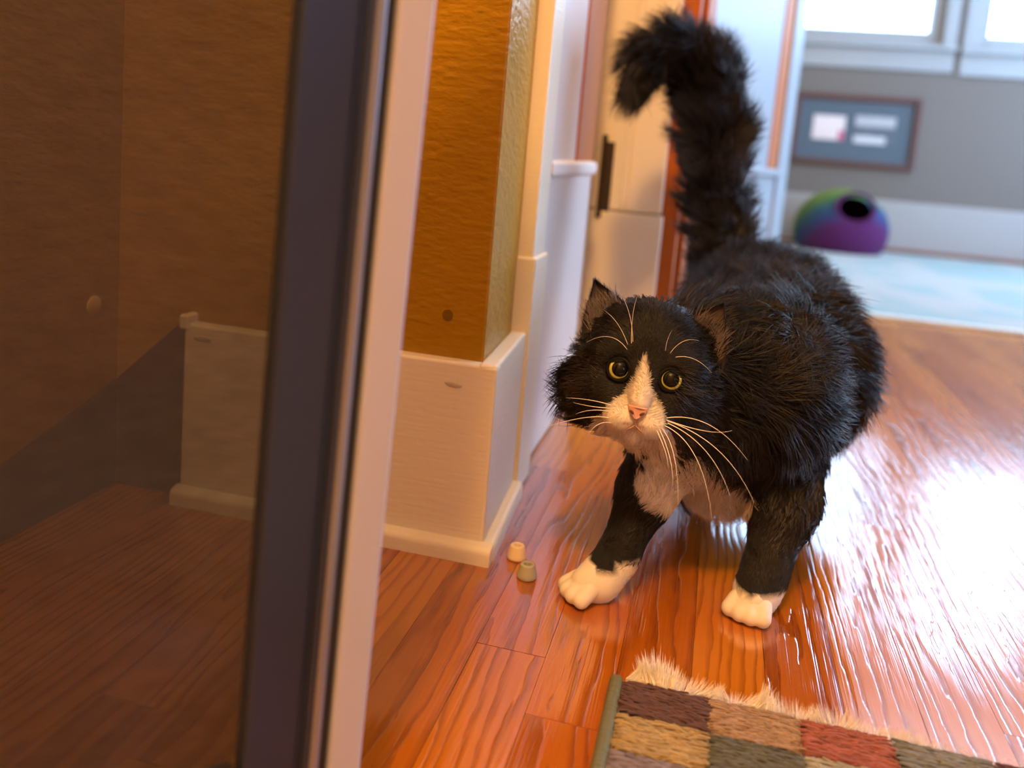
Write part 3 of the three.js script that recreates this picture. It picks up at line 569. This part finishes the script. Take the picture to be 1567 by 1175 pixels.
  // ---- face
  const face = (name, g, m, parent = cat) => obj(name, parent === cat ? g.clone().applyMatrix4(headM) : g, m, parent);
  for (const s of [-1, 1]) {
    const c = V(s * 0.0215 - 0.0003, 0.0002, -0.0112), look = V(s * -0.02 + 0.05, 0.10, 1).normalize(), turn = new THREE.Quaternion().setFromUnitVectors(V(0, 1, 0), look);
    const ball = new THREE.SphereGeometry(0.0109, 48, 32), p = ball.attributes.position, cc = new Float32Array(p.count * 3);
    for (let i = 0; i < p.count; i++) { const a = Math.acos(clamp(p.getY(i) / 0.0109, -1, 1)), q = Math.atan2(p.getX(i), p.getZ(i)), n = noise(Math.cos(q) * 14 + 20, Math.sin(q) * 14 + 20, a * 8); const k = a < 0.93 ? [lerp(0.42, 0.58, n), lerp(0.45, 0.58, n), lerp(0.09, 0.16, n)] : [0.012, 0.009, 0.008]; k.forEach((v, j) => { cc[i * 3 + j] = v; }); }
    ball.setAttribute('color', new THREE.BufferAttribute(cc, 3)); ball.applyQuaternion(turn); ball.translate(c.x, c.y, c.z);
    const eye = face('eye', ball, std([1, 1, 1], 0.06, { vertexColors: true, ior: 1.45 }));
    const pupil = new THREE.SphereGeometry(0.01105, 40, 12, 0, Math.PI * 2, 0, 0.66); pupil.applyQuaternion(turn); pupil.translate(c.x, c.y, c.z);
    const pm = obj('pupil', pupil.applyMatrix4(headM), std([0.003, 0.003, 0.004], 0.03, { specularIntensity: 0.6 }), eye);
    const lid = new THREE.TorusGeometry(0.0098, 0.0021, 12, 48); lid.scale(1.02, 0.93, 1.1); lid.rotateY(s * 0.28); lid.rotateZ(s * 0.25); lid.translate(s * 0.0215 - 0.0003, 0.0003, -0.0052);
    const skin = std([0.006, 0.005, 0.005], 0.6, { specularIntensity: 0.2 }), part = (up, angle, r) => { const g = new THREE.SphereGeometry(r, 36, 14, 0, Math.PI * 2, 0, angle); g.applyQuaternion(new THREE.Quaternion().setFromUnitVectors(V(0, 1, 0), up.normalize())); return g.translate(c.x, c.y, c.z); };
    face('eyelid', mergeGeometries([lid, part(V(s * 0.25, 1, 0.0), 0.98, 0.0117), part(V(s * -0.35, -1, 0.0), 0.72, 0.0116)]), skin);
  }
  { // nose leather: a rounded triangle with two nostrils
    const s = new THREE.Shape(); s.moveTo(-0.0068, 0.0026); s.quadraticCurveTo(0, 0.0042, 0.0068, 0.0026); s.quadraticCurveTo(0.0066, -0.001, 0.0016, -0.0048); s.quadraticCurveTo(0, -0.0060, -0.0016, -0.0048); s.quadraticCurveTo(-0.0066, -0.001, -0.0068, 0.0026);
    const g = new THREE.ExtrudeGeometry(s, { depth: 0.006, bevelEnabled: true, bevelSize: 0.0012, bevelThickness: 0.0022, bevelSegments: 4, curveSegments: 10 });
    const p = g.attributes.position; for (let i = 0; i < p.count; i++) p.setZ(i, p.getZ(i) - 9 * (p.getX(i) ** 2) * 6);
    g.rotateX(0.20); g.translate(-0.0008, -0.0288, 0.0050); g.computeVertexNormals();
    const nose = face('nose', g, std([0.56, 0.30, 0.24], 0.55));
    for (const q of [-1, 1]) { const h = new THREE.SphereGeometry(0.0015, 12, 8); h.scale(1.5, 0.75, 0.6); h.rotateZ(q * 0.6); h.translate(q * 0.0042 - 0.0008, -0.0312, 0.0125); obj('nostril', h.applyMatrix4(headM), std([0.10, 0.03, 0.03], 0.7), nose); }
    const philtrum = new THREE.TubeGeometry(new THREE.CatmullRomCurve3([V(-0.0008, -0.0335, 0.0108), V(-0.0006, -0.0375, 0.0092), V(-0.0005, -0.0415, 0.0060)]), 10, 0.0008, 6);
    const lips = [-1, 1].map((q) => new THREE.TubeGeometry(new THREE.CatmullRomCurve3([V(-0.0005, -0.0412, 0.0062), V(q * 0.005, -0.0452, 0.0050), V(q * 0.011, -0.0465, 0.0005)]), 12, 0.0007, 6));
    face('mouth', mergeGeometries([philtrum, ...lips]), std([0.44, 0.26, 0.22], 0.85));
  }
  // ---- ears: curved shells, black outside and greyish pink inside, with hair of their own
  const earHair = [];
  function ear(b1, b2, tip, cup, out) {
    const nu = 14, nv = 16, base1 = V(...b1), base2 = V(...b2), T = V(...tip), F = base2.clone().sub(base1).cross(T.clone().sub(base1)).normalize(); if (F.z < 0) F.negate(); F.add(V(...out)).normalize();
    const at = (u, v, off) => {
      const bulge = Math.sin(v * Math.PI) * 0.10, e1 = base1.clone().lerp(T, v), e2 = base2.clone().lerp(T, v), mid = e1.clone().add(e2).multiplyScalar(0.5), half = e2.clone().sub(e1).multiplyScalar(0.5 * (1 + bulge * 2.2));
      return mid.addScaledVector(half, u).addScaledVector(F, -cup * (1 - u * u) * (1 - 0.55 * v) - off);
    };
    const p = [], c = [], idx = [], N = (nu + 1) * (nv + 1);
    for (const side of [0, 1]) for (let j = 0; j <= nv; j++) for (let i = 0; i <= nu; i++) {
      const u = (i / nu) * 2 - 1, v = j / nv, rim = Math.abs(u) > 0.85 || v > 0.93; at(u, v * 0.97, side * 0.0016 * (1 - Math.abs(u) ** 4)).toArray(p, p.length);
      c.push(...(side ? [0.011, 0.009, 0.009] : rim ? [0.016, 0.012, 0.012] : [0.075 - 0.03 * v, 0.046 - 0.016 * v, 0.046 - 0.016 * v]));
    }
    for (let j = 0; j < nv; j++) for (let i = 0; i < nu; i++) { const k = j * (nu + 1) + i, n = k + nu + 1; idx.push(k, k + 1, n, k + 1, n + 1, n); idx.push(N + k, N + n, N + k + 1, N + k + 1, N + n, N + n + 1); }
    const g = new THREE.BufferGeometry(); g.setAttribute('position', new THREE.Float32BufferAttribute(p, 3)); g.setAttribute('color', new THREE.Float32BufferAttribute(c, 3)); g.setIndex(idx); g.computeVertexNormals();
    face('ear', g, std([1, 1, 1], 0.8, { vertexColors: true }));
    for (let k = 0; k < 2600; k++) {
      const v = Math.pow(R(), 1.1) * 0.97, u = (R() * 2 - 1), edge = Math.abs(u) > 0.9, P = at(u, v, 0.0016), up = T.clone().sub(base1.clone().lerp(base2, 0.5)).normalize();
      earHair.push([P, up.addScaledVector(F, -0.5 - (edge ? -0.3 : 0.4)).add(V(R() - 0.5, R() - 0.5, R() - 0.5).multiplyScalar(0.5)).normalize(), (0.004 + 0.005 * R()) * (1 - 0.4 * v), 0]);
    }
    for (let k = 0; k < 240; k++) {                                                          // pale tufts inside
      const u = -0.75 + 1.5 * R(), P = at(u, 0.08 + 0.35 * R(), -0.001), up = T.clone().sub(base1.clone().lerp(base2, 0.5)).normalize();
      earHair.push([P, up.addScaledVector(F, 0.35 + 0.4 * R()).addScaledVector(base2.clone().sub(base1).normalize(), (R() - 0.35) * 0.9 * Math.sign(T.x || 1)).normalize(), 0.012 + 0.012 * R(), 0.4]);
    }
  }
  ear([-0.0600, 0.020, -0.040], [-0.0195, 0.050, -0.050], [-0.0600, 0.0765, -0.048], 0.013, [-0.10, 0.0, 0.5]);
  ear([0.0195, 0.048, -0.046], [0.0640, 0.016, -0.036], [0.0560, 0.0760, -0.040], 0.013, [0.12, 0.0, 0.5]);
  {
    const im = new THREE.InstancedMesh(strand(0.04, 0.3, 4), furMat, earHair.length), o = V();
    earHair.forEach(([P, dir, len, w], k) => {
      const d = dir.clone().transformDirection(headM), side = d.clone().cross(V(0.3, 0.2, 1)).normalize(), z = side.clone().cross(d), t = w ? 0.45 : 1;
      mm.makeBasis(side.multiplyScalar(len * t), d.clone().multiplyScalar(len), z.multiplyScalar(len * t)); mm.setPosition(o.copy(P).applyMatrix4(headM)); im.setMatrixAt(k, mm);
      im.setColorAt(k, w ? col.setRGB(0.28, 0.24, 0.23) : col.setRGB(0.013, 0.010, 0.010));
    });
    im.name = 'ear_fur'; im.userData.kind = 'stuff'; cat.add(im);
  }
  // ---- whiskers and brow hairs, each its own
  const wm = std([0.88, 0.84, 0.78], 0.35);
  const whisker = (a, b, c, r) => {
    const curve = new THREE.QuadraticBezierCurve3(V(...a), V(...b.map((x, i) => 2 * x - (a[i] + c[i]) / 2)), V(...c)), n = 18, p = [], idx = [];
    for (let k = 0; k <= n; k++) { const t = k / n, o = curve.getPoint(t), d = curve.getTangent(t), s = d.clone().cross(V(0.1, 0.2, 1)).normalize(), u = s.clone().cross(d), q = r * (1 - 0.85 * t); for (let m = 0; m < 5; m++) { const w = (m / 5) * Math.PI * 2; o.clone().addScaledVector(s, Math.cos(w) * q).addScaledVector(u, Math.sin(w) * q).toArray(p, p.length); } }
    for (let k = 0; k < n; k++) for (let m = 0; m < 5; m++) { const b2 = (m + 1) % 5, i = k * 5; idx.push(i + m, i + b2, i + 5 + m, i + b2, i + 5 + b2, i + 5 + m); }
    const g = new THREE.BufferGeometry(); g.setAttribute('position', new THREE.Float32BufferAttribute(p, 3)); g.setIndex(idx); g.computeVertexNormals();
    face('whisker', g, wm);
  };
  [
    [[0.0231, -0.0304, 0.006], [0.056, -0.0281, 0.018], [0.0887, -0.0483, 0.026]], [[0.0245, -0.0327, 0.006], [0.0668, -0.0464, 0.018], [0.0987, -0.0786, 0.026]], [[0.0248, -0.0342, 0.006], [0.057, -0.0486, 0.018], [0.0804, -0.0778, 0.026]],
    [[0.0232, -0.0367, 0.006], [0.0505, -0.0552, 0.018], [0.0699, -0.0976, 0.026]], [[0.0204, -0.0389, 0.006], [0.0342, -0.0587, 0.018], [0.0436, -0.0961, 0.026]], [[0.0184, -0.0393, 0.006], [0.0307, -0.0595, 0.018], [0.0367, -0.0801, 0.026]],
    [[0.0158, -0.0398, 0.006], [0.0263, -0.0553, 0.018], [0.0302, -0.0663, 0.026]], [[0.0233, -0.0319, 0.006], [0.0544, -0.0337, 0.015], [0.074, -0.0288, 0.02]],
    [[-0.0229, -0.0294, 0.005], [-0.0409, -0.0287, 0.016], [-0.0585, -0.0305, 0.024]], [[-0.023, -0.0348, 0.005], [-0.0367, -0.0363, 0.016], [-0.0483, -0.0415, 0.024]], [[-0.022, -0.04, 0.005], [-0.0433, -0.0441, 0.016], [-0.0728, -0.0583, 0.024]],
    [[-0.0191, -0.0436, 0.005], [-0.0295, -0.0464, 0.016], [-0.0359, -0.0566, 0.024]], [[-0.0224, -0.032, 0.005], [-0.0373, -0.0333, 0.016], [-0.0522, -0.0329, 0.024]],
  ].forEach(([a, b, c]) => whisker(a, b, c, 0.00040));
  [
    [[-0.0142, 0.021, -0.006], [-0.0214, 0.0462, 0.004], [-0.0344, 0.0649, 0.010]], [[-0.0171, 0.0193, -0.006], [-0.0292, 0.0365, 0.004], [-0.0432, 0.0459, 0.010]], [[-0.0151, 0.0143, -0.006], [-0.0324, 0.0251, 0.004], [-0.0522, 0.0171, 0.004]], [[-0.0147, 0.0182, -0.006], [-0.0188, 0.0467, 0.004], [-0.0169, 0.0655, 0.010]],
    [[0.0131, 0.0194, -0.006], [0.0127, 0.0313, 0.004], [0.0151, 0.0406, 0.008]], [[0.0154, 0.0183, -0.006], [0.0246, 0.0326, 0.004], [0.0377, 0.0361, 0.006]], [[0.0196, 0.0186, -0.006], [0.0355, 0.021, 0.004], [0.0521, 0.0128, 0.004]],
  ].forEach(([a, b, c]) => whisker(a, b, c, 0.00030));
}

renderer.render(scene, camera);
